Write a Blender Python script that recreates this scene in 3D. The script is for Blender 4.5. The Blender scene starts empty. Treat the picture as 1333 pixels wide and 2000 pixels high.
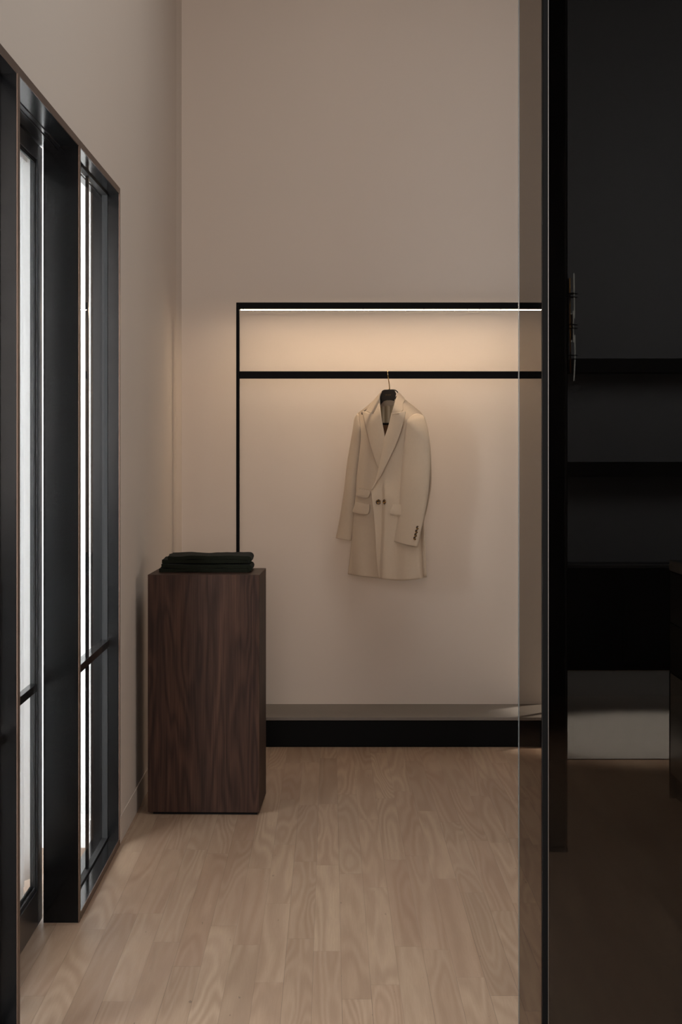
import bpy, bmesh, math, random
from mathutils import Vector, noise
random.seed(4)
S = bpy.context.scene
C = S.collection
F = 3700.0            # focal length in pixels of the 1333x2000 frame
EYE = 1.5             # camera height
UX, UY = 646.0, 865.0 # vanishing point of the depth direction

# ------------------------------------------------------------------ camera
cam = bpy.data.cameras.new('camera'); camo = bpy.data.objects.new('camera', cam); C.objects.link(camo)
cam.sensor_width = 36; cam.lens = F / 2000 * 36
cam.shift_x = (666.5 - UX) / 2000; cam.shift_y = (UY - 1000) / 2000
camo.location = (0, 0, EYE); camo.rotation_euler = (math.radians(90), 0, 0)
cam.clip_start = .05
S.camera = camo

# ------------------------------------------------------------------ world, lights, exposure
W = bpy.data.worlds.new('world'); S.world = W; W.use_nodes = True
W.node_tree.nodes['Background'].inputs[0].default_value = (.75, .85, 1, 1)
W.node_tree.nodes['Background'].inputs[1].default_value = .3
S.view_settings.view_transform = 'Standard'; S.view_settings.look = 'None'
S.view_settings.gamma = 1; S.view_settings.use_curve_mapping = False
S.view_settings.exposure = 0

def area(name, loc, target, sx, sy, watts, col, spread=180):
    l = bpy.data.lights.new(name, 'AREA'); l.shape = 'RECTANGLE'; l.size = sx; l.size_y = sy
    l.energy = watts; l.color = col; l.spread = math.radians(spread)
    o = bpy.data.objects.new(name, l); C.objects.link(o); o.location = loc
    o.rotation_euler = (Vector(target) - Vector(loc)).to_track_quat('-Z', 'Y').to_euler()
    return o
area('front_fill', (-.05, -2.6, 2.2), (0, 9.0, 1.2), 1.5, 2.4, 205, (1, .88, .82))  # added soft fill behind the camera; no shop window is built there
area('ceiling_light', (.9, 6.2, 4.46), (.9, 6.2, 0), 1.6, 4.6, 44, (.98, .99, 1))
area('right_fill', (3.2, 4.9, 1.7), (-.8, 6.6, 1.3), 1.6, 2.0, 26, (1, .93, .88))  # added side lamp that lifts the left wall; the right wall has no window
area('camera_side_fill', (2.9, -1.5, 2.6), (-.5, 6, 1.5), 1.6, 2.2, 90, (.6, .85, 1))  # added cool fill beside the camera, mainly for the near left wall
area('lobby_daylight', (-2.45, 5.0, 1.35), (-.6, 6.6, 1.2), 3.0, 2.2, 165, (.86, .93, 1.0))
area('lobby_fill', (-1.7, 4.4, 1.5), (-1.12, 6.5, 1.25), 1.0, 1.8, 28, (.95, .97, 1), 100)  # added fill at mid height to whiten the lobby end wall and curtain
area('far_wall_fill', (2.8, 9.9, 3.1), (2.1, 12.8, 2.6), 1.0, 1.4, 34, (.95, .97, 1.0), 130)  # unseen fill added to lift the far grey wall
sp = bpy.data.lights.new('rug_downlight', 'SPOT'); sp.energy = 1650; sp.color = (1, .95, .88)
sp.spot_size = math.radians(25); sp.spot_blend = .5; sp.shadow_soft_size = .12
spo = bpy.data.objects.new('rug_downlight', sp); C.objects.link(spo); spo.location = (2.0, 10.4, 4.3)
spo.rotation_euler = (Vector((1.75, 9.62, 0)) - Vector(spo.location)).to_track_quat('-Z', 'Y').to_euler()
LED_STRENGTH = 52.0

# ------------------------------------------------------------------ material helpers
def srgb(r, g, b):
    f = lambda c: (c / 255 / 12.92) if c <= 10.3 else ((c / 255 + .055) / 1.055) ** 2.4
    return (f(r), f(g), f(b), 1)
class NT:
    def __init__(s, name):
        s.m = bpy.data.materials.new(name); s.m.use_nodes = True
        s.t = s.m.node_tree; s.n = s.t.nodes; s.p = s.n['Principled BSDF']; s.out = s.n['Material Output']
    def add(s, typ, **kw):
        x = s.n.new(typ)
        for k, v in kw.items():
            if k.startswith('i_'): x.inputs[k[2:].replace('_', ' ')].default_value = v
            else: setattr(x, k, v)
        return x
    def link(s, a, b): s.t.links.new(a, b)
    def math(s, op, a, b=None, c=None):
        x = s.add('ShaderNodeMath', operation=op)
        for i, v in enumerate((a, b, c)):
            if v is None: continue
            if isinstance(v, (int, float)): x.inputs[i].default_value = v
            else: s.link(v, x.inputs[i])
        return x.outputs[0]
    def mix(s, fac, a, b, blend='MIX'):
        x = s.add('ShaderNodeMix', data_type='RGBA', blend_type=blend)
        for sock, v in ((x.inputs[0], fac), (x.inputs[6], a), (x.inputs[7], b)):
            if isinstance(v, (int, float, tuple)): sock.default_value = v
            else: s.link(v, sock)
        return x.outputs[2]
    def noise(s, vec, scale, detail=2, rough=.5, dist=0.0):
        x = s.add('ShaderNodeTexNoise'); x.inputs['Scale'].default_value = scale
        x.inputs['Detail'].default_value = detail; x.inputs['Roughness'].default_value = rough
        x.inputs['Distortion'].default_value = dist
        if vec is not None: s.link(vec, x.inputs['Vector'])
        return x.outputs['Fac']
    def bump(s, h, strength, dist=.01):
        b = s.add('ShaderNodeBump'); b.inputs['Strength'].default_value = strength
        b.inputs['Distance'].default_value = dist; s.link(h, b.inputs['Height'])
        s.link(b.outputs[0], s.p.inputs['Normal'])
    def coords(s): return s.add('ShaderNodeTexCoord').outputs['Object']
    def scaled(s, vec, sc):
        m = s.add('ShaderNodeMapping'); m.inputs['Scale'].default_value = sc; s.link(vec, m.inputs['Vector']); return m.outputs[0]
def plain(name, col, rough=.5, metal=0, spec=.5, var=.06, nscale=8, bump=0, bscale=200, sheen=0):
    t = NT(name); c = t.coords()
    n = t.noise(c, nscale, 3)
    lo = tuple(x * (1 - var) for x in col[:3]) + (1,); hi = tuple(min(1, x * (1 + var)) for x in col[:3]) + (1,)
    t.link(t.mix(n, lo, hi), t.p.inputs['Base Color'])
    t.p.inputs['Roughness'].default_value = rough; t.p.inputs['Metallic'].default_value = metal
    t.p.inputs['Specular IOR Level'].default_value = spec
    if sheen:
        t.p.inputs['Sheen Weight'].default_value = sheen; t.p.inputs['Sheen Roughness'].default_value = .6
    if bump: t.bump(t.noise(c, bscale, 2), bump, .002)
    return t.m
def glass(name, tint, refl=1.0):
    t = NT(name); t.n.remove(t.p)
    lw = t.add('ShaderNodeLayerWeight'); lw.inputs['Blend'].default_value = .5
    f = t.math('MULTIPLY_ADD', t.math('POWER', lw.outputs['Facing'], 5), .96 * refl, .04 * refl)
    tr = t.add('ShaderNodeBsdfTransparent'); tr.inputs[0].default_value = tint
    gl = t.add('ShaderNodeBsdfGlossy'); gl.inputs['Roughness'].default_value = .01
    mx = t.add('ShaderNodeMixShader'); t.link(f, mx.inputs[0]); t.link(tr.outputs[0], mx.inputs[1]); t.link(gl.outputs[0], mx.inputs[2])
    t.link(mx.outputs[0], t.out.inputs[0]); return t.m

M = {}
WALLC = srgb(203, 188, 174)
M['wall'] = plain('wall_paint', WALLC, .75, var=.015, nscale=1.2, bump=.05, bscale=300)
M['base'] = plain('baseboard_paint', WALLC, .5, var=.02)
M['white'] = plain('white_paint', srgb(235, 234, 232), .7, var=.01)
M['greywall'] = plain('grey_paint', srgb(104, 105, 107), .8, var=.03)
M['ceiling'] = plain('ceiling_paint', srgb(205, 198, 190), .8, var=.01)
M['black'] = plain('black_metal', (.003, .003, .0032, 1), .17, spec=.2, var=.1, nscale=3)
M['satin'] = plain('satin_black_metal', (.008, .008, .0085, 1), .3, var=.08, nscale=3)
M['wall_sheen'] = plain('frame_metal_wall_sheen', srgb(92, 72, 60), .45, metal=.6, var=.05)  # frame metal again, with the wall's grazing reflection put into its brown
M['matblack'] = plain('matt_black_lacquer', (.002, .002, .002, 1), .55, spec=.08, var=.1)
M['seal'] = plain('rubber_seal', (.004, .004, .004, 1), .7, var=.1)
M['platform'] = plain('platform_top', srgb(108, 99, 90), .5, var=.04, nscale=5)
M['clear'] = glass('clear_glass', (.985, .99, .985, 1), .32)
M['smoke'] = glass('smoked_glass', (.60, .575, .55, 1), .35)
M['smoke_dark'] = glass('dark_smoked_glass', (.51, .515, .52, 1), .25)
M['edge'] = plain('glass_edge', srgb(88, 94, 94), .25, var=.05)
M['steel'] = plain('satin_steel', srgb(140, 136, 130), .35, metal=1, var=.03)
M['brass'] = plain('brass', srgb(206, 156, 88), .32, metal=1, var=.06)
M['gilt'] = plain('dull_gilt', srgb(160, 122, 64), .6, var=.05)
M['gold'] = plain('gold_hook', srgb(226, 200, 150), .12, metal=1, var=.03)
M['hanger'] = plain('hanger_black', (.010, .008, .007, 1), .4, var=.1)
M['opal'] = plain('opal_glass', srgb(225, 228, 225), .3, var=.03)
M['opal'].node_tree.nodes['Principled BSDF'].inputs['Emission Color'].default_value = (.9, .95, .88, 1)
M['opal'].node_tree.nodes['Principled BSDF'].inputs['Emission Strength'].default_value = .32  # glow added to brighten the rods behind dark glass, not lamplight
M['coat'] = plain('cream_wool', srgb(190, 170, 147), .95, spec=.15, var=.035, nscale=60, bump=.25, bscale=500, sheen=.15)
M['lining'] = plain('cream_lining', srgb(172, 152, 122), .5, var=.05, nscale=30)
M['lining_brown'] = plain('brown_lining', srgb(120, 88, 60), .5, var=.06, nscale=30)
M['stitch'] = plain('stitch_thread', srgb(150, 130, 105), .8)
M['knit'] = plain('dark_green_knit', (.0085, .0095, .0055, 1), .95, spec=.1, var=.3, nscale=25, bump=.5, bscale=350, sheen=.02)
M['curtain'] = plain('curtain_cloth', srgb(240, 240, 240), .8, var=.01)
_t = M['curtain'].node_tree; _n = _t.nodes; _a = _n.new('ShaderNodeBsdfTranslucent'); _a.inputs[0].default_value = (.97, .97, .97, 1)
_m = _n.new('ShaderNodeMixShader'); _m.inputs[0].default_value = .72; _t.links.new(_n['Principled BSDF'].outputs[0], _m.inputs[1]); _t.links.new(_a.outputs[0], _m.inputs[2]); _t.links.new(_m.outputs[0], _n['Material Output'].inputs[0])
# tortoiseshell
t = NT('tortoiseshell'); n = t.noise(t.coords(), 140, 2)
r = t.add('ShaderNodeValToRGB'); t.link(n, r.inputs[0])
r.color_ramp.elements[0].position = .45; r.color_ramp.elements[0].color = (.012, .007, .004, 1)
r.color_ramp.elements[1].position = .62; r.color_ramp.elements[1].color = srgb(150, 108, 52)
t.link(r.outputs[0], t.p.inputs['Base Color']); t.p.inputs['Roughness'].default_value = .2; M['tortoise'] = t.m
# LED diffuser
t = NT('led_diffuser'); t.p.inputs['Emission Color'].default_value = (1, .79, .56, 1)
t.p.inputs['Emission Strength'].default_value = LED_STRENGTH; M['led'] = t.m
# rug
t = NT('wool_rug'); c = t.coords()
n1 = t.noise(t.scaled(c, (.6, 2.5, 1)), 3, 3); n2 = t.noise(c, 160, 2)
t.link(t.mix(n2, t.mix(n1, srgb(188, 184, 178), srgb(214, 210, 204)), srgb(168, 164, 158)), t.p.inputs['Base Color'])
t.p.inputs['Roughness'].default_value = 1; t.bump(n2, .8, .01); M['rug'] = t.m
# dark stone top
t = NT('dark_marble'); n = t.noise(t.coords(), 7, 6, .6, 1.5)
r = t.add('ShaderNodeValToRGB'); t.link(n, r.inputs[0]); r.color_ramp.elements[0].position = .5; r.color_ramp.elements[0].color = (.006, .006, .006, 1)
e = r.color_ramp.elements[1]; e.position = .7; e.color = (.03, .028, .026, 1)
t.link(r.outputs[0], t.p.inputs['Base Color']); t.p.inputs['Roughness'].default_value = .2; M['marble'] = t.m
# walnut veneer (grain runs along z)
def walnut():
    t = NT('walnut_veneer'); c = t.coords()
    warp = t.noise(t.scaled(c, (4, 4, .55)), 2.0, 2, .5, .3)
    s = t.add('ShaderNodeSeparateXYZ'); t.link(c, s.inputs[0])
    across = t.math('ADD', s.outputs[0], s.outputs[1])
    v = t.math('ADD', t.math('MULTIPLY', across, 5.0), t.math('MULTIPLY', warp, 8.5))
    rings = t.math('MULTIPLY_ADD', t.math('SINE', t.math('MULTIPLY', v, 7.0)), .5, .5)
    fine = t.noise(t.scaled(c, (190, 190, 3.5)), 1.0, 4, .65)
    mid = t.noise(t.scaled(c, (26, 26, .5)), 1.0, 3, .6)
    col = t.mix(mid, srgb(24, 16, 14), srgb(86, 60, 47))
    col = t.mix(t.math('MULTIPLY', rings, .5), col, srgb(24, 15, 13))
    fr = t.add('ShaderNodeMapRange'); t.link(fine, fr.inputs[0]); fr.inputs[1].default_value = .3; fr.inputs[2].default_value = .7
    fr.inputs[3].default_value = .62; fr.inputs[4].default_value = 1.3
    mul = t.add('ShaderNodeVectorMath', operation='SCALE'); t.link(col, mul.inputs[0]); t.link(fr.outputs[0], mul.inputs['Scale'])
    t.link(mul.outputs[0], t.p.inputs['Base Color']); t.p.inputs['Roughness'].default_value = .5
    t.p.inputs['Specular IOR Level'].default_value = .1
    t.bump(fine, .15, .001); return t.m
M['walnut'] = walnut()
# timber boards, 80 mm wide, running along y
def boards():
    t = NT('timber_boards'); c = t.coords()
    s = t.add('ShaderNodeSeparateXYZ'); t.link(c, s.inputs[0]); x, y = s.outputs[0], s.outputs[1]
    u = t.math('DIVIDE', t.math('ADD', x, 8.02), .0805)
    row = t.math('FLOOR', u); fu = t.math('FRACT', u)
    def rnd(v, seed):
        w = t.add('ShaderNodeTexWhiteNoise', noise_dimensions='2D'); cb = t.add('ShaderNodeCombineXYZ')
        t.link(v, cb.inputs[0]); cb.inputs[1].default_value = seed; t.link(cb.outputs[0], w.inputs['Vector']); return w.outputs['Value']
    r1 = rnd(row, 1.3)
    ln = t.math('MULTIPLY_ADD', rnd(row, 4.7), .7, .85)
    vy = t.math('ADD', t.math('DIVIDE', y, ln), t.math('MULTIPLY', r1, 17.0))
    idx = t.math('FLOOR', vy); fv = t.math('FRACT', vy)
    bid = t.math('MULTIPLY_ADD', row, 7.31, t.math('MULTIPLY', idx, 3.17))
    b1 = rnd(bid, .5); b2 = rnd(bid, 2.5); b3 = rnd(bid, 9.1)
    # grain domain per board
    cb = t.add('ShaderNodeCombineXYZ')
    t.link(t.math('MULTIPLY_ADD', b1, 31.0, x), cb.inputs[0]); t.link(t.math('MULTIPLY_ADD', b2, 57.0, y), cb.inputs[1]); t.link(t.math('MULTIPLY', b3, 9.0), cb.inputs[2])
    g = cb.outputs[0]
    field = t.noise(t.scaled(g, (8, .58, 1)), 1.0, 1.6, .42, .3)
    rings = t.math('MULTIPLY_ADD', t.math('SINE', t.math('MULTIPLY', field, t.math('MULTIPLY_ADD', b2, 60.0, 50.0))), .5, .5)
    rings2 = t.math('MULTIPLY_ADD', t.math('SINE', t.math('MULTIPLY', field, 23.0)), .5, .5)
    fine = t.noise(t.scaled(g, (240, 9, 1)), 1.0, 3, .6)
    blot = t.noise(t.scaled(g, (6, 1.5, 1)), 1.0, 3, .5)
    tone = t.mix(b3, srgb(136, 112, 93), srgb(178, 154, 130))
    tone = t.mix(t.math('MULTIPLY', b1, .55), tone, srgb(154, 121, 100))
    tone = t.mix(t.math('MULTIPLY', blot, .45), tone, srgb(176, 150, 122))
    tone = t.mix(t.math('MULTIPLY', rings, t.math('MULTIPLY', blot, .8)), tone, srgb(134, 108, 90))
    tone = t.mix(t.math('MULTIPLY', rings2, .16), tone, srgb(200, 176, 150))
    tone = t.mix(t.math('MULTIPLY', fine, .5), tone, srgb(120, 93, 74))
    # sparse dark gum specks
    sp = t.noise(t.scaled(g, (70, 14, 1)), 1.0, 2, .5)
    spk = t.math('MULTIPLY', t.math('GREATER_THAN', sp, .76), .55)
    tone = t.mix(spk, tone, srgb(70, 52, 42))
    e1 = t.math('LESS_THAN', fu, .014); e2 = t.math('LESS_THAN', fv, .0018)
    gap = t.math('MULTIPLY', t.math('MAXIMUM', e1, e2), t.math('MULTIPLY_ADD', b2, .4, .35))
    tone = t.mix(gap, tone, srgb(66, 50, 40))
    t.link(tone, t.p.inputs['Base Color'])
    rr = t.math('MULTIPLY_ADD', rings, .08, .40); t.link(rr, t.p.inputs['Roughness'])
    t.p.inputs['Specular IOR Level'].default_value = .28
    t.bump(t.math('SUBTRACT', t.math('MULTIPLY', fine, .2), gap), .25, .0012); return t.m
M['floor'] = boards()

# ------------------------------------------------------------------ mesh helpers
def link(name, me, mat=None, parent=None):
    o = bpy.data.objects.new(name, me); C.objects.link(o)
    if mat is not None: me.materials.append(mat)
    if parent is not None: o.parent = parent
    return o
def empty(name, loc, label, cat, group=None, rz=0):
    o = bpy.data.objects.new(name, None); C.objects.link(o); o.location = loc; o.rotation_euler = (0, 0, rz)
    o.empty_display_size = .1; tag(o, label, cat, group); return o
def tag(o, label, cat, group=None):
    o['label'] = label; o['category'] = cat
    if group: o['group'] = group
    return o
def boxes(name, lst, mat, parent=None, bevel=0.0, structure=False, seg=2):
    """lst of (x0,x1,y0,y1,z0,z1) in the parent's space"""
    bm = bmesh.new()
    for x0, x1, y0, y1, z0, z1 in lst:
        v = [bm.verts.new(p) for p in ((x0,y0,z0),(x1,y0,z0),(x1,y1,z0),(x0,y1,z0),(x0,y0,z1),(x1,y0,z1),(x1,y1,z1),(x0,y1,z1))]
        for q in ((3,2,1,0),(4,5,6,7),(0,1,5,4),(1,2,6,5),(2,3,7,6),(3,0,4,7)): bm.faces.new([v[i] for i in q])
    me = bpy.data.meshes.new(name); bm.to_mesh(me); bm.free()
    o = link(name, me, mat, parent)
    if bevel:
        b = o.modifiers.new('bevel', 'BEVEL'); b.width = bevel; b.segments = seg; b.limit_method = 'ANGLE'; b.harden_normals = False
    if structure: o['kind'] = 'structure'
    return o
def tube(name, pts, r, mat, parent=None, seg=10, cyclic=False):
    """solid round bar along pts"""
    pts = [Vector(p) for p in pts]; bm = bmesh.new(); rings = []
    up0 = None
    for i, p in enumerate(pts):
        a = pts[max(i - 1, 0)]; b = pts[min(i + 1, len(pts) - 1)]
        d = (b - a).normalized()
        if up0 is None: up0 = Vector((0, 1, 0)) if abs(d.y) < .9 else Vector((1, 0, 0))
        s = d.cross(up0).normalized(); up = s.cross(d).normalized(); up0 = up
        rr = r[i] if isinstance(r, (list, tuple)) else r
        rings.append([bm.verts.new(p + (s * math.cos(2 * math.pi * k / seg) + up * math.sin(2 * math.pi * k / seg)) * rr) for k in range(seg)])
    for i in range(len(rings) - 1):
        for k in range(seg): bm.faces.new((rings[i][k], rings[i][(k + 1) % seg], rings[i + 1][(k + 1) % seg], rings[i + 1][k]))
    bm.faces.new(rings[0][::-1]); bm.faces.new(rings[-1])
    bmesh.ops.recalc_face_normals(bm, faces=bm.faces)
    for f in bm.faces: f.smooth = len(f.verts) == 4
    me = bpy.data.meshes.new(name); bm.to_mesh(me); bm.free()
    return link(name, me, mat, parent)
def grid(name, P, mat, parent=None, thick=0, smooth=True, subsurf=0, offset=0):
    """P: list of rows of points"""
    me = bpy.data.meshes.new(name); n, m = len(P), len(P[0])
    vs = [tuple(p) for row in P for p in row]
    fs = [(i*m+j, i*m+j+1, (i+1)*m+j+1, (i+1)*m+j) for i in range(n-1) for j in range(m-1)]
    me.from_pydata(vs, [], fs); me.update()
    if smooth:
        for p in me.polygons: p.use_smooth = True
    o = link(name, me, mat, parent)
    if thick:
        s = o.modifiers.new('thick', 'SOLIDIFY'); s.thickness = thick; s.offset = offset
    if subsurf:
        s = o.modifiers.new('sub', 'SUBSURF'); s.levels = subsurf; s.render_levels = subsurf
    return o
def bez(pts, n):
    """Catmull-Rom resample"""
    P = [Vector(p) for p in pts]; out = []
    for k in range(n):
        t = k / (n - 1) * (len(P) - 1); i = min(int(t), len(P) - 2); f = t - i
        p0 = P[max(i-1, 0)]; p1 = P[i]; p2 = P[i+1]; p3 = P[min(i+2, len(P)-1)]
        out.append(.5 * ((2*p1) + (p2-p0)*f + (2*p0-5*p1+4*p2-p3)*f*f + (3*p1-p0-3*p2+p3)*f**3))
    return out
def struct(name, lst, mat, bevel=0): return boxes(name, lst, M[mat], None, bevel, True)

# ------------------------------------------------------------------ room shell
XL = -.79; DB = 9.816; CEIL = 4.5; XR = 3.4; DF = 12.8; D0 = -4.0
XE = 1.105            # end of the main back wall
HEAD = 2.45
struct('floor', [(-2.7, XR + .1, D0 - .1, DF + .1, -.08, 0)], 'floor')
struct('ceiling', [(-.89, XR + .1, D0 - .1, DF + .1, CEIL, CEIL + .1)], 'ceiling')
struct('wall_left', [(XL - .1, XL, D0, 3.625, 0, CEIL), (XL - .1, XL, 3.625, 7.075, HEAD, CEIL), (XL - .1, XL, 7.075, DB, 0, CEIL)], 'wall')
struct('wall_back', [(XL - .1, XE, DB, DB + .1, 0, CEIL)], 'wall')
struct('wall_divider', [(XE - .1, XE, DB + .1, DF, 0, CEIL)], 'wall')
struct('wall_far', [(XE - .1, XR + .1, DF, DF + .1, 0, CEIL)], 'greywall')
struct('wall_right', [(XR, XR + .1, D0, DF, 0, CEIL)], 'greywall')
struct('wall_rear', [(XL - .1, XR + .1, D0 - .1, D0, 0, CEIL)], 'greywall')
bm = bmesh.new()
_v = [[bm.verts.new((x, y, z)) for x, y in ((XL, 9.700), (XL, DB), (XL + .018, DB))] for z in (0, CEIL)]
bm.faces.new(_v[0][::-1]); bm.faces.new(_v[1])
for i in range(3): bm.faces.new((_v[0][i], _v[0][(i+1) % 3], _v[1][(i+1) % 3], _v[1][i]))
bmesh.ops.recalc_face_normals(bm, faces=bm.faces)
_m = bpy.data.meshes.new('trim_1'); bm.to_mesh(_m); bm.free(); link('trim_1', _m, M['wall'])['kind'] = 'structure'
struct('baseboard_left', [(XL, XL + .004, 7.088, 9.69, 0, .1), (XL, XL + .004, D0, 3.62, 0, .1)], 'base', .0015)
# lobby outside the glazing
struct('wall_lobby_end', [(-2.7, XL - .101, 7.03, 7.12, 0, 2.5)], 'white')
struct('wall_lobby_near', [(-2.7, XL - .101, 2.9, 3.0, 0, 2.5)], 'white')
struct('wall_lobby_side', [(-2.7, -2.6, 3.0, 7.03, 0, 2.5)], 'white')
struct('ceiling_lobby', [(-2.7, XL - .101, 2.9, 7.12, 2.5, 2.6)], 'white')
struct('baseboard_lobby', [(-2.6, XL - .101, 7.018, 7.03, 0, .1)], 'white')

# ------------------------------------------------------------------ glazing in the left wall
def frame(parent, a, b, xo, sill=True):
    """black steel surround between depths a and b; xo = outer x"""
    T = .024
    boxes('frame_head', [(xo if sill else -.95, XL + .001, a, b, HEAD - T + .002, HEAD)], M['black'], parent)
    boxes('frame_jamb', [(xo, XL + .001, b - T, b, 0, HEAD - T + .002)], M['black'], parent)
    N = .010
    boxes('frame_jamb', [(xo, XL + .001, a, a + N, 0, HEAD - T + .002)], M['black'], parent)
    if sill: boxes('frame_sill', [(xo, XL + .001, a + T, b - T, 0.0005, T)], M['black'], parent)
    e = .001
    L = [(XL + e, XL + .004, a, b, HEAD - T + .002, HEAD), (XL + e, XL + .004, b - T, b, 0, HEAD - T + .002), (XL + e, XL + .004, a, a + N, 0, HEAD - T + .002)]
    if sill: L.append((XL + e, XL + .004, a + T, b - T, 0.0005, T))
    boxes('frame_edge_sheen', L, M['wall_sheen'], parent)  # front face of the frame, its brown stands in for reflected wall
    boxes('soffit_groove', [(-.8475, -.846, a + T, b - T, HEAD - T - .0005, HEAD - T + .002), (-.8645, -.863, a + T, b - T, HEAD - T - .0005, HEAD - T + .002)], M['seal'], parent)
def fixed_window(name, a, b, mull):
    root = bpy.data.objects.new(name, None); C.objects.link(root); root['kind'] = 'structure'
    frame(root, a, b, -.89)
    T = .024; z0, z1 = T, HEAD - T + .002
    boxes('glass_pane', [(-.8445, -.8365, a + T + .004, b - T - .004, z0 + .004, z1 - .004)], M['clear'], root)
    bead = [(-.850, -.830, a + T, b - T, z0, z0 + .007), (-.850, -.830, a + T, b - T, z1 - .007, z1), (-.850, -.830, b - T - .007, b - T, z0, z1), (-.850, -.830, a + T, a + T + .007, z0, z1)]
    boxes('glazing_bead', bead, M['seal'], root)
    boxes('mullion', [(-.8455, -.8355, mull - .012, mull + .012, z0, z1)], M['black'], root)
    boxes('transom_bar', [(-.856, -.824, a + T, b - T, .742, .768)], M['black'], root, .001)
    return root
fixed_window('window_1', 5.947, 7.075, 6.54)
fixed_window('window_2', 3.625, 4.780, 4.2)
dr = bpy.data.objects.new('door_1', None); C.objects.link(dr); dr['kind'] = 'structure'
frame(dr, 4.782, 5.945, -.898, sill=False)
A, B = 4.845, 5.943
leaf = boxes('door_leaf', [(-.929, -.905, A, A + .093, .008, 2.424), (-.929, -.905, B - .093, B, .008, 2.424),
      (-.929, -.905, A + .093, B - .093, .008, .118), (-.929, -.905, A + .093, B - .093, 2.373, 2.424)], M['satin'], dr, .0015)
boxes('glass_pane', [(-.9235, -.9165, A + .095, B - .095, .120, 2.371)], M['clear'], leaf)
boxes('transom_bar', [(-.928, -.907, A + .093, B - .093, .732, .757)], M['black'], leaf, .001)
boxes('glazing_bead', [(-.916, -.911, A + .093, B - .093, .118, .128), (-.916, -.911, A + .093, B - .093, 2.363, 2.373), (-.916, -.911, B - .101, B - .093, .118, 2.373), (-.929, -.924, A + .093, B - .093, .118, .130)], M['seal'], leaf)

# curtain hanging outside the door
rows = []
for i in range(25):
    z = .05 + (2.44 - .05) * i / 24; row = []
    for j in range(181):
        d = 4.95 + 1.36 * j / 180
        a = .030 * math.sin(d * 46) + .012 * math.sin(d * 21 + 1)
        row.append((-1.02 + a * (1 - .25 * z / 2.4), d, z + (.012 * math.sin(d * 33) if i == 0 else 0)))
    rows.append(row)
cu = empty('curtain', (-1.02, 5.6, .05), 'white floor-length curtain hanging in soft folds behind the glass door', 'curtain')
g = grid('fabric', [[(x + 1.02, y - 5.6, z - .05) for x, y, z in r] for r in rows], M['curtain'], cu, .002)
boxes('curtain_track', [(-.012, .012, -.68, .73, 2.38, 2.45)], M['white'], cu)

# ------------------------------------------------------------------ platform along the back wall
pf = empty('display_platform', (.16, 9.34, 0), 'long low black platform with grey-brown top along the back wall', 'platform')
boxes('base', [(XL + .02 - .16, XE - .16, .006, .47, 0, .132)], M['matblack'], pf)
boxes('front_panel', [(XL + .02 - .16, XE - .16, 0, .006, .006, .128)], M['matblack'], pf, .001)
boxes('top_board', [(XL + .02 - .16, XE - .16, -.004, .474, .132, .147)], M['platform'], pf, .001)

# ------------------------------------------------------------------ clothing rack
RD = 9.485
X = lambda px, d: (px - UX) * d / F
Z = lambda py, d: EYE - (py - UY) * d / F
rk = empty('clothing_rack', (X(465, RD), RD, .147), 'slim black steel garment rack with lit top beam against the back wall', 'clothes rack')
x0 = X(462, RD); zt = Z(591.3, RD); ox, oz = rk.location.x, .147
def rb(name, x0, x1, y0, y1, z0, z1, mat='matblack', bev=.0008):
    return boxes(name, [(x0 - ox, x1 - ox, y0 - RD, y1 - RD, z0 - oz, z1 - oz)], M[mat], rk, bev)
rb('post', x0, x0 + .0158, RD - .02, RD + .02, .147, zt)
rb('post', XE - .045, XE - .029, RD - .02, RD + .02, .147, zt)
rb('top_beam', x0 + .0158, XE - .045, RD - .02, RD + .02, zt - .0345, zt)
rb('hanging_rail', x0 + .0158, XE - .045, RD - .005, RD + .007, Z(739.6, RD), Z(725.2, RD))
rb('light_strip', x0 + .022, XE - .05, RD - .014, RD + .010, zt - .0372, zt - .0345, 'led', 0)

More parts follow.
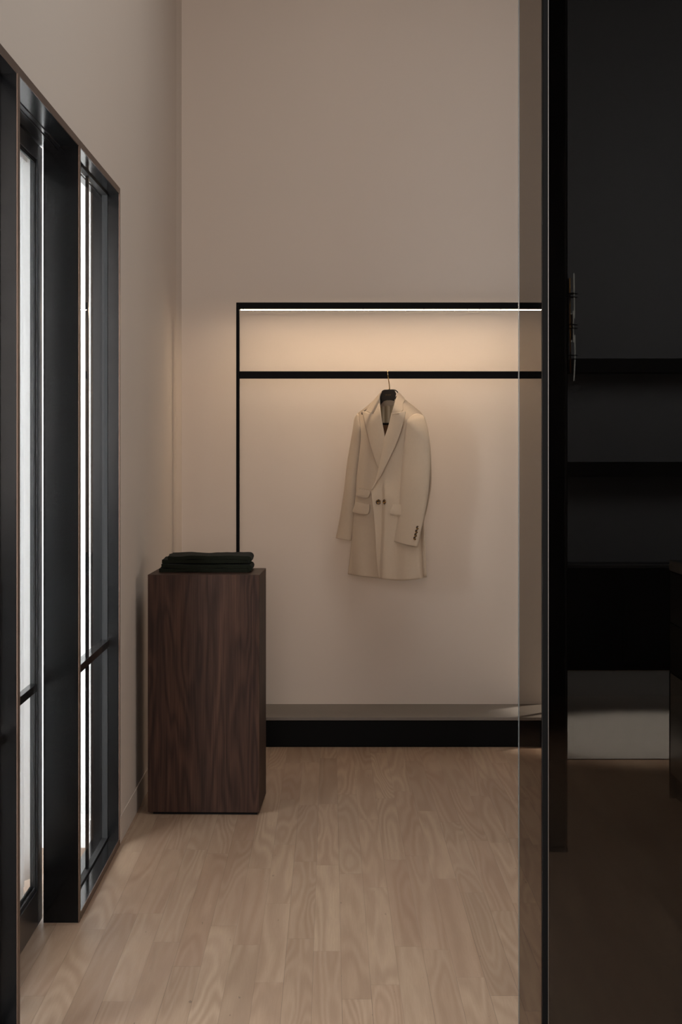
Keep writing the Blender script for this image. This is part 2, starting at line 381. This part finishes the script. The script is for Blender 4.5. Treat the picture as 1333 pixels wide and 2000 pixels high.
# ------------------------------------------------------------------ plinth with folded knitwear
th = math.radians(-1.7)
pl = empty('display_plinth', (-.5125, 7.64, 0), 'tall square dark walnut display plinth standing by the left wall', 'plinth', None, th)
boxes('body', [(-.2257, .2257, 0, .42, .010, .968)], M['walnut'], pl, .0012)
boxes('recessed_base', [(-.205, .215, .012, .40, 0, .010)], M['matblack'], pl)
def sweater(zb, xl_top, xl_bot, xr, d0, d1, seed, label, top=False):
    root = empty('folded_sweater', ((xl_bot + xr) / 2, (d0 + d1) / 2, zb), label, 'sweater', None)
    cx, cy = root.location.x, root.location.y
    T = .0158; path = []
    r = T * .5
    n = 34
    for i in range(n + 1): path.append((xl_bot + (xr - r * 1.2 - xl_bot) * i / n, r))
    for k in range(1, 8):
        a = -math.pi / 2 + math.pi * k / 8; path.append((xr - r * 1.2 + math.cos(a) * r * 1.1, T + math.sin(a) * r))
    for i in range(n + 1): path.append((xr - r * 1.2 + (xl_top - xr + r * 1.2) * i / n, T + r))
    P = []
    m = 30
    for j in range(m + 1):
        y = d0 + (d1 - d0) * j / m; row = []
        for i, (x, z) in enumerate(path):
            nz = noise.noise(Vector((x * 9 + seed, y * 9, 3 * (i > n)))) * .0055 + noise.noise(Vector((x * 30, y * 30 + seed, 5 * (i > n)))) * .0022
            edge = .012 * noise.noise(Vector((x * 7, seed * 3, i > n)))
            yy = y + (edge if j in (0, m) else edge * (1 - j / m) * .6)
            if i > n + 6 and top: nz += .002 * math.exp(-((y - d0 - .12) / .03) ** 2)
            xx = x + (.006 * noise.noise(Vector((y * 14, seed, i > n))) if i < 3 or i > 2 * n + 4 else 0)
            row.append((xx - cx, yy - cy, z + nz * (.4 if i <= n else 1)))
        P.append(row)
    o = grid('knit_body', P, M['knit'], root, T * .93, True)
    b = o.modifiers.new('bevel', 'BEVEL'); b.width = T * .4; b.segments = 4; b.limit_method = 'ANGLE'; b.angle_limit = math.radians(50)
    return root
sweater(.969, X(319, 7.85), X(313, 7.8), X(490, 7.8), 7.775, 8.02, 1.7, 'very dark green folded sweater, the lower one in the pile on the walnut plinth')
sweater(1.0045, X(331, 7.85), X(319, 7.85), X(490, 7.85), 7.785, 8.03, 8.2, 'very dark green folded sweater, topmost of the pile on the walnut plinth', True)

# ------------------------------------------------------------------ the coat
CD = 9.5
def off_base(cx): return -(cx - 600) / 1691 * .65
def W3(cx, cy, off):
    d = CD + off
    return Vector(((620 + cx / 4.346 - UX) * d / F, d, EYE - (700 + cy / 4.346 - UY) * d / F))
def sstep(a, b, x):
    t = max(0, min(1, (x - a) / (b - a))); return t * t * (3 - 2 * t)
def front_off(cx, cy):
    q = max(-1, min(1, (cx - 640) / 345))
    sh = 290 + (543 - cx) * .894 if cx < 600 else 295 + (cx - 690) * .93
    k = sstep(-10, 190, cy - sh)
    o = off_base(cx) - .072 * math.sqrt(max(.02, 1 - q * q)) * k - .006
    low = sstep(1150, 1800, cy)
    o += .006 * low * math.sin(cx / 34 + 1) + .004 * math.sin(cx / 55 + cy / 400)
    return o
cwc = W3(600, 700, 0)
coat = empty('coat', tuple(cwc), 'cream double-breasted wool coat hanging from the rail of the black rack', 'coat')
def cgrid(name, P, mat, thick=.004, parent=None, off=1):
    base = parent if parent is not None else coat
    return grid(name, [[p - cwc for p in r] for r in P], mat, base, thick, True, 0, 0)
def patch(rows, n, m, fn, sag=0, topbow=0):
    Ls = bez([(a[0], a[1], 0) for a in rows], n); Rs = bez([(a[2], a[3], 0) for a in rows], n); out = []
    for i in range(n):
        t = i / (n - 1); r = []
        for j in range(m):
            s = j / (m - 1); p = Ls[i].lerp(Rs[i], s)
            cx, cy = p.x, p.y + sag * 4 * s * (1 - s) * t ** 6 - topbow * (1 - (2 * s - 1) ** 2) * (1 - t) ** 9
            r.append(W3(cx, cy, fn(cx, cy, s, t)))
        out.append(r)
    return out
# back
rows = [(520,358,700,352),(420,428,820,420),(338,482,903,492),(330,600,935,600),(330,760,958,740),(325,900,966,880),(320,1030,970,1020),(318,1150,958,1140),(315,1260,932,1280),(305,1380,906,1380),(298,1500,911,1500),(282,1660,920,1680),(268,1825,929,1852)]
cgrid('back_panel', patch(rows, 60, 24, lambda cx, cy, s, t: off_base(cx) + .045 * math.sqrt(max(0, 1 - (2*s-1)**2)) * sstep(0, .1, t) + (-.06 * sstep(.85, 1, s) * sstep(.2, .4, t)), 8), M['coat'])
# right front (viewer's left, underneath)
rows = [(500,335,531,320),(425,405,534,400),(336,476,540,470),(352,525,548,530),(370,600,560,600),(371,700,575,700),(355,850,580,850),(338,1000,575,1000),(330,1130,545,1120),(322,1230,530,1240),(312,1330,530,1340),(303,1450,530,1450),(288,1600,535,1600),(275,1720,540,1720),(262,1830,548,1868)]
cgrid('right_front', patch(rows, 90, 40, lambda cx, cy, s, t: front_off(cx, cy), 6), M['coat'])
def upper(cx, cy):
    o = front_off(cx, cy) - .013
    k = sstep(980, 1200, cy)
    edge = 566 - 22 * sstep(1250, 1860, cy)
    if cx < edge: o -= (edge - cx) / 1691 * .45 * k
    f = sstep(edge - 12, edge + 8, cx) * (1 - .8 * sstep(edge + 20, edge + 150, cx))
    o -= .024 * k * f
    if cx < edge + 8: o += .004 * k
    return o
rows = [(690,300,742,348),(675,370,822,405),(650,450,902,486),(630,560,915,600),(600,700,930,760),(580,850,940,900),(535,1000,945,1030),(462,1113,940,1130),(462,1160,932,1180),(469,1240,918,1280),(478,1320,904,1370),(488,1440,907,1450),(495,1560,914,1560),(502,1700,922,1700),(520,1866,931,1857)]
def upfn(cx, cy, s, t):
    o = upper(cx, cy)
    # wrap round to the back on the right
    return o + .05 * sstep(.85, 1, s) * sstep(.15, .3, t)
cgrid('left_front', patch(rows, 100, 60, upfn, 24), M['coat'])
# lining visible in the neck opening
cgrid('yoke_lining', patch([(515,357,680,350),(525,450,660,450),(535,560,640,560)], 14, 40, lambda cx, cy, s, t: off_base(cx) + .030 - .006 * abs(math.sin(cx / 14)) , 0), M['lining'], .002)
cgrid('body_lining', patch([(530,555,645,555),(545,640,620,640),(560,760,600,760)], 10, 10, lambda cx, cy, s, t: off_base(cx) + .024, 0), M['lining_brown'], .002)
# collar leaves and lapels
def lay(k, roll=0):
    def f(cx, cy, s, t): return front_off(cx, cy) - k
    return f
rows = [(540,289,546,284),(500,333,531,325),(458,388,528,380),(432,436,500,424),(426,447,466,477)]
cl = cgrid('collar', patch(rows, 24, 12, lambda cx, cy, s, t: front_off(cx, cy) - .010 - .004 * s, 0), M['coat'], .005)
rows = [(687,287,698,289),(672,328,745,346),(658,372,728,385),(648,410,727,416),(640,442,728,441),(633,474,690,473)]
cgrid('collar', patch(rows, 24, 12, lambda cx, cy, s, t: front_off(cx, cy) - .020 - .004 * (1 - s), 0), M['coat'], .005)
rows = [(526,383,530,379),(464,484,537,440),(390,449,548,520),(401,530,556,570),(425,640,570,640),(460,770,592,770),(489,855,580,850),(517,927,545,926)]
lp = cgrid('right_lapel', patch(rows, 50, 16, lambda cx, cy, s, t: front_off(cx, cy) - .017 - .003 * math.sin(math.pi * s) + .006 * sstep(.6, 1, t), 0), M['coat'], .005)
rows = [(636,462,690,475),(628,490,747,449),(615,545,742,505),(600,600,722,580),(577,667,697,660),(564,730,665,740),(548,815,628,820),(532,895,588,900),(515,975,545,985),(494,1052,507,1045),(461,1114,466,1112)]
cgrid('left_lapel', patch(rows, 60, 18, lambda cx, cy, s, t: (upper(cx, cy) - .012 - .006 * math.sin(math.pi * s) - .012 * s * (1 - t)), 0), M['coat'], .006)
# pick stitching on the right lapel
bm = bmesh.new()
sts = bez([(410,530,0),(417,570,0),(436,640,0),(470,765,0),(497,850,0),(512,890,0)], 30)
for p in sts:
    c = W3(p.x, p.y, front_off(p.x, p.y) - (.0185 if p.y < 750 else .0165)) - cwc
    bmesh.ops.create_icosphere(bm, subdivisions=1, radius=.0006, matrix=__import__('mathutils').Matrix.Translation(c))
me = bpy.data.meshes.new('pick_stitching'); bm.to_mesh(me); bm.free(); link('pick_stitching', me, M['stitch'], lp)
# sleeves
def sleeve(name, rows, zoff, rad, cap, sag, n=90, right=False):
    P = []
    Ls = bez([(a[0], a[1], 0) for a in rows], n); Rs = bez([(a[2], a[3], 0) for a in rows], n); K = 40
    for i in range(n):
        t = i / (n - 1); ring = []
        k = sstep(-.004, .055, t)
        for j in range(K + 1):
            a = 2 * math.pi * j / K
            s = .5 - .5 * math.cos(a); p = Ls[i].lerp(Rs[i], s)
            cx, cy = p.x, p.y + sag * 4 * s * (1 - s) * t ** 8 - cap * (1 - (2 * s - 1) ** 2) * (1 - t) ** 14
            rr = rad * (1 - .15 * t)
            o = off_base(cx) - zoff - rr * math.sin(a) + .006 * math.sin(cy / 130 + cx / 90) * k
            sn = math.sin(a); rim = sstep(0, .045, t) * abs(sn) ** .6
            o0 = front_off(cx, cy) - (.018 if right else .004) + (-.020 * rim if sn > -1e-6 else .012 + .07 * sstep(0, .1, t) * abs(sn) ** .5)
            k = sstep(0, .6, t); o = o0 * (1 - k) + o * k
            if right: o -= .035 * sstep(.3, 1, t) * s * .6
            ring.append(W3(cx, cy, o))
        P.append(ring)
    return cgrid(name, P, M['coat'], .004)
rows = [(762,528,906,492),(752,600,934,580),(742,700,948,680),(733,800,953,780),(722,900,956,880),(715,1000,955,985),(707,1105,947,1090),(699,1230,930,1220),(688,1340,906,1345),(668,1445,879,1470),(645,1548,849,1598)]
rs = sleeve('left_sleeve', rows, .085, .040, 38, 8, right=True)
rows = [(337,476,350,478),(318,515,358,520),(305,600,372,600),(285,720,374,720),(255,900,356,890),(236,1080,344,1060),(206,1290,330,1270),(181,1430,316,1430),(160,1524,294,1546)]
lsv = sleeve('right_sleeve', rows, -.018, .036, 6, 4)
# pocket flaps
def flap(name, rows, k, up):
    fn = (lambda cx, cy, s, t: (upper(cx, cy) if up else front_off(cx, cy)) - k - .004 * math.sin(math.pi * t * .8))
    o = cgrid(name, patch(rows, 14, 16, fn, 4), M['coat'], .0045)
    b = o.modifiers.new('bevel', 'BEVEL'); b.width = .0015; b.segments = 2; b.limit_method = 'ANGLE'
    # jetted seam line above
    a = rows[0]
    pts = [W3(a[0] + (a[2]-a[0])*i/10, a[1] + (a[3]-a[1])*i/10 - 3, (upper if up else front_off)(a[0] + (a[2]-a[0])*i/10, a[1]) - k + .002) - cwc for i in range(11)]
    tube('pocket_jetting', pts, .0022, M['coat'], o, 6)
flap('pocket_flap', [(346,1108,450,1131),(336,1135,448,1150),(327,1158,438,1176),(336,1166,424,1184)], .0125, False)
flap('pocket_flap', [(326,1224,445,1246),(314,1260,443,1285),(303,1298,436,1314),(312,1308,420,1326)], .0125, False)
flap('pocket_flap', [(642,1246,730,1242),(630,1275,730,1280),(617,1305,730,1322),(627,1322,730,1332)], .0125, True)
# buttons
def button(cx, cy, off, r, yaw, parent):
    bm = bmesh.new(); seg = 24
    prof = [(0, -.0008), (.55, -.0008), (.70, .0014), (.88, .0016), (1, .0004), (1, -.0016), (.9, -.0024), (0, -.0024)]
    rings = []
    for q, h in prof:
        if q == 0: rings.append([bm.verts.new((0, -h, 0))])
        else: rings.append([bm.verts.new((math.cos(2*math.pi*k/seg)*q*r, -h, math.sin(2*math.pi*k/seg)*q*r)) for k in range(seg)])
    for A_, B_ in zip(rings, rings[1:]):
        for k in range(seg):
            a = [A_[k % len(A_)], A_[(k+1) % len(A_)], B_[(k+1) % len(B_)], B_[k % len(B_)]]
            a = list(dict.fromkeys(a)); bm.faces.new(a)
    bmesh.ops.recalc_face_normals(bm, faces=bm.faces)
    for f in bm.faces: f.smooth = True
    me = bpy.data.meshes.new('button'); bm.to_mesh(me); bm.free()
    o = link('button', me, M['tortoise'], parent); o.location = W3(cx, cy, off) - cwc; o.rotation_euler = (0, 0, yaw)
    return o
button(520, 1219, upper(520, 1219) - .006, .0130, math.radians(12), coat)
button(569, 1217, upper(574, 1217) - .006, .0125, math.radians(-58), coat)
dg = bpy.context
def sleeve_front(cx, cy):
    # depth of the left sleeve front near the cuff
    best = None
    for v in rs.data.vertices:
        p = v.co + cwc; px = (p.x * F / p.y + UX - 620) * 4.346; py = ((EYE - p.z) * F / p.y + UY - 700) * 4.346
        dd = (px - cx) ** 2 + (py - cy) ** 2
        if dd < 300 and (best is None or p.y < best): best = p.y
    return (best or CD - .2) - CD
for cx, cy in ((853,1437),(845,1468),(838,1498),(830,1527)):
    button(cx, cy, sleeve_front(cx, cy) - .004, .0092, math.radians(38), rs)

# ------------------------------------------------------------------ hanger
hc = W3(605, 300, 0)
hg = empty('coat_hanger', tuple(hc), 'black coat hanger with polished gold hook inside the cream coat', 'hanger')
def prism(name, pts, o0, o1, mat, parent, org, bev=.001):
    bm = bmesh.new()
    f = [bm.verts.new(W3(x, y, off_base(x) + o0) - org) for x, y in pts]; b = [bm.verts.new(W3(x, y, off_base(x) + o1) - org) for x, y in pts]
    bm.faces.new(f); bm.faces.new(b[::-1]); n = len(pts)
    for i in range(n): bm.faces.new((f[i], b[i], b[(i+1) % n], f[(i+1) % n]))
    bmesh.ops.recalc_face_normals(bm, faces=bm.faces)
    me = bpy.data.meshes.new(name); bm.to_mesh(me); bm.free(); o = link(name, me, mat, parent)
    if bev:
        m = o.modifiers.new('bevel', 'BEVEL'); m.width = bev; m.segments = 2; m.limit_method = 'ANGLE'
    return o
prism('neck_plate', [(526,395),(524,350),(532,310),(545,284),(555,271),(572,265),(645,263),(660,275),(672,300),(664,330),(655,362),(625,354),(590,354),(565,364),(545,385),(535,405)], -.022, .012, M['hanger'], hg, hc, .002)
tube('back_arch', [W3(p.x, p.y, off_base(p.x) + .014) - hc for p in bez([(600,268,0),(640,267,0),(664,271,0),(681,284,0),(693,305,0),(700,330,0)], 16)], .003, M['hanger'], hg)
arm = lambda pts: [W3(p.x, p.y, off_base(p.x) - .0) - hc for p in bez([(x, y, 0) for x, y in pts], 16)]
tube('shoulder_arm', arm([(545,330),(490,385),(430,440),(385,480)]), [.012]*12 + [.013, .014, .013, .008], M['hanger'], hg)
tube('shoulder_arm', arm([(672,330),(730,385),(790,440),(840,480)]), [.012]*12 + [.013, .014, .013, .008], M['hanger'], hg)
tube('trouser_bar', [W3(x, 556, off_base(x) + .004) - hc for x in (440, 500, 600, 700, 770)], .0055, M['hanger'], hg)
hk = [(615,264,-.004),(612,225,-.010),(607,190,-.016),(602,150,-.030),(599,120,-.031),(599,107,-.026),(599,103.5,-.014),(599,105,-.001),(599,120,.006),(600,140,.008)]
def hook_pt(x, y, o):
    return W3(x, y, o) - hc
tube('hook', [hook_pt(p.x, p.y, p.z * 1000 / 1000) for p in bez([(a, b, c) for a, b, c in hk], 40)], .0026, M['gold'], hg, 12)
tube('hook_collar', [W3(614, 266, -.004) - hc, W3(613, 252, -.004) - hc], .0034, M['gold'], hg, 12)
# small worn gilt marks stamped on the neck plate
bm = bmesh.new()
cxm = 578.0
for wdt in (5, 4, 4, 5, 5, 4, 6, 4, 5):
    for q in (0, 1):
        a = W3(cxm + q * wdt * .55, 307, off_base(cxm) - .0228) - hc; b = W3(cxm + q * wdt * .55 + 1.3, 313, off_base(cxm) - .0222) - hc
        bmesh.ops.create_cube(bm, size=1, matrix=__import__('mathutils').Matrix.Translation((a + b) / 2) @ __import__('mathutils').Matrix.Diagonal((abs(b.x - a.x), .0008, abs(b.z - a.z), 1)))
    cxm += wdt + 1
me = bpy.data.meshes.new('gilt_stamp'); bm.to_mesh(me); bm.free(); link('gilt_stamp', me, M['gilt'], hg)

# ------------------------------------------------------------------ smoked glass partition in the foreground
PD = 3.6
gp = empty('glass_partition', (X(1065, PD), PD, 0), 'floor-to-ceiling smoked glass partition with slim black post at the right', 'partition')
px0 = gp.location.x
gx = lambda px, d=PD: X(px, d) - px0
boxes('smoked_pane', [(gx(1015) + .0012, 2.35, .012, .022, .004, CEIL - .01)], M['smoke'], gp)
boxes('glass_edge', [(gx(1015), gx(1015) + .0012, .012, .022, .004, CEIL - .01)], M['edge'], gp)
boxes('post', [(gx(1059.5), gx(1069.6), -.012, .011, 0, CEIL - .001)], M['matblack'], gp, .0012)
boxes('post_trim', [(gx(1069.7), gx(1072.2), -.006, .011, 0.001, CEIL - .002)], M['steel'], gp, .001)
boxes('second_pane', [(gx(1068.5, PD + .08), 2.35, .075, .085, .004, CEIL - .01)], M['smoke_dark'], gp)
boxes('floor_channel', [(gx(1072.5), 2.35, .008, .09, 0, .004)], M['black'], gp)

# ------------------------------------------------------------------ black column
KD = 6.94
kx0, kx1 = X(1071, KD), X(1108.5, KD)
kc = empty('steel_column', ((kx0 + kx1) / 2, KD, 0), 'square black floor-to-ceiling column behind the smoked glass', 'column')
hw = (kx1 - kx0) / 2
boxes('shaft', [(-hw, hw - .008, 0, .09, .02, CEIL)], M['black'], kc, .001)
boxes('side_flange', [(hw - .006, hw - .001, .004, .086, .02, CEIL)], M['satin'], kc)
boxes('flange_edge', [(hw - .001, hw + .002, .004, .086, 0, CEIL)], M['black'], kc)
boxes('foot_plate', [(-hw, hw - .008, .003, .087, 0, .02)], M['matblack'], kc)

# ------------------------------------------------------------------ sculptural wall lamp on the column
SD = 6.95
sx, sz = X(1112, SD), Z(640, SD)
wl = empty('wall_lamp', (sx, SD + .02, sz), 'brass and opal glass rod lamp fixed beside the black column', 'lamp')
q = lambda px, py, dy=0: (X(px, SD) - sx, dy - .02 + .02, Z(py, SD) - sz)
boxes('mounting_bar', [(X(1109.2, SD) - sx, X(1114, SD) - sx, .01, .03, Z(728, SD) - sz, Z(542.5, SD) - sz)], M['matblack'], wl, .001)
for pa, pb in ((612, 606), (682, 676)): boxes('mounting_bracket', [(kx1 - sx - .001, X(1112, SD) - sx, .012, .028, Z(pa, SD) - sz, Z(pb, SD) - sz)], M['matblack'], wl)
tube('brass_rod', [q(1114.9, 542, -.004), q(1115.2, 640, -.004), q(1116, 728.5, -.004)], .0027, M['brass'], wl)
tube('brass_rod', [q(1109.8, 722, 0), q(1109.8, 730, 0)], .0018, M['brass'], wl)
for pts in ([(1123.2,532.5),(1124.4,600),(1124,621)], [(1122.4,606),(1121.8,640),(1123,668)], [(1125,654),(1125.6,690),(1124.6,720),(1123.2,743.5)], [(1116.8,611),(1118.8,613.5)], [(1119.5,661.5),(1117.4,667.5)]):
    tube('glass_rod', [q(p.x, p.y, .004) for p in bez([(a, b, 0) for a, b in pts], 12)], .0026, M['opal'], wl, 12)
boxes('lamp_box', [(X(1116.5, SD) - sx, X(1121.3, SD) - sx, 0, .04, Z(664, SD) - sz, Z(613, SD) - sz)], M['hanger'], wl, .001)
for py in (572.5, 579.5, 633.5, 640.5, 693.5, 701):
    a, b = X(1109, SD) - sx, X(1131.5, SD) - sx; z = Z(py, SD) - sz; tl = -.0022
    bm = bmesh.new()
    out = [(a, -.02), ((a+b)/2, -.028), (b, .01), (b, .016), ((a+b)/2, .05), (a, .04)]
    v0 = [bm.verts.new((x, y, z + .0012 + (x - a) * tl)) for x, y in out]; v1 = [bm.verts.new((x, y, z - .0012)) for x, y in out]
    bm.faces.new(v0); bm.faces.new(v1[::-1])
    for i in range(6): bm.faces.new((v0[i], v1[i], v1[(i+1) % 6], v0[(i+1) % 6]))
    bmesh.ops.recalc_face_normals(bm, faces=bm.faces)
    me = bpy.data.meshes.new('blade'); bm.to_mesh(me); bm.free(); link('blade', me, M['matblack'], wl)

# ------------------------------------------------------------------ rear room behind the glass
sh = boxes('wall_shelf', [(1.45, XR - .02, 12.5, DF - .001, 1.966, 2.057)], M['matblack'], None, .002)
tag(sh, 'thick black floating shelf high on the grey far wall', 'shelf', 'shelves on the far wall')
sh2 = boxes('wall_shelf', [(1.45, XR - .02, 12.5, DF - .001, 1.277, 1.372)], M['matblack'], None, .002)
tag(sh2, 'thick black floating shelf, lower of the two on the far wall', 'shelf', 'shelves on the far wall')
bc = empty('low_cabinet', (2.4, 12.48, 0), 'long low black cabinet against the far wall behind the rug', 'cabinet')
boxes('body', [(-.95, .95, .01, .31, .03, .675)], M['matblack'], bc)
for i in range(4): boxes('door', [(-.95 + i * .475 + .002, -.95 + (i + 1) * .475 - .002, 0, .009, .045, .672)], M['matblack'], bc, .001)
boxes('top_board', [(-.95, .95, -.002, .318, .675, .697)], M['satin'], bc, .001)
boxes('toe_base', [(-.93, .93, .02, .30, 0, .03)], M['matblack'], bc)
# rug
bm = bmesh.new(); N, Mm = 120, 40; P = []
for i in range(Mm + 1):
    row = []
    for j in range(N + 1):
        x = 1.112 + (3.25 - 1.112) * j / N; y = 8.97 + (12.42 - 8.97) * (i / Mm) ** 1.5
        e = min(i / 1.5, (Mm - i) / 1.5, j / 2, (N - j) / 2, 1)
        z = .004 + .010 * e ** .5 + .0012 * noise.noise(Vector((x * 60, y * 60, 0)))
        if i == 0: y += .004 * noise.noise(Vector((x * 90, 0, 0)))
        row.append((x, y, z))
    P.append(row)
bm.free()
rg = empty('rug', (2.24, 10.7, 0), 'large pale grey wool rug on the timber floor behind the glass', 'rug')
grid('pile', [[(x - 2.24, y - 10.7, z) for x, y, z in r] for r in P], M['rug'], rg)
boxes('backing', [(1.115 - 2.24, 3.247 - 2.24, 8.974 - 10.7, 12.417 - 10.7, .0005, .0045)], M['knit'], rg)
# counter at the right edge
ct = empty('counter', (1.75, 7.4, 0), 'black counter with dark marble top at the right edge of the photo', 'counter')
cx0 = X(1308, 8.0) - 1.75
boxes('body', [(cx0 + .012, .33, -.58, .596, .10, .96)], M['matblack'], ct)
boxes('marble_top', [(cx0, .34, -.60, .60, .962, 1.006)], M['marble'], ct, .002)
boxes('drawer_front', [(cx0 + .002, cx0 + .012, -.58, .596, .745, .955)], M['matblack'], ct, .001)
boxes('drawer_front', [(cx0 + .002, cx0 + .012, -.58, .596, .535, .740)], M['matblack'], ct, .001)
boxes('door', [(cx0 + .002, cx0 + .012, -.58, .596, .11, .53)], M['black'], ct, .001)
boxes('end_panel', [(cx0, .33, .596, .60, .0, .962)], M['matblack'], ct)
boxes('toe_base', [(cx0 + .03, .31, -.56, .596, 0, .10)], M['hanger'], ct)
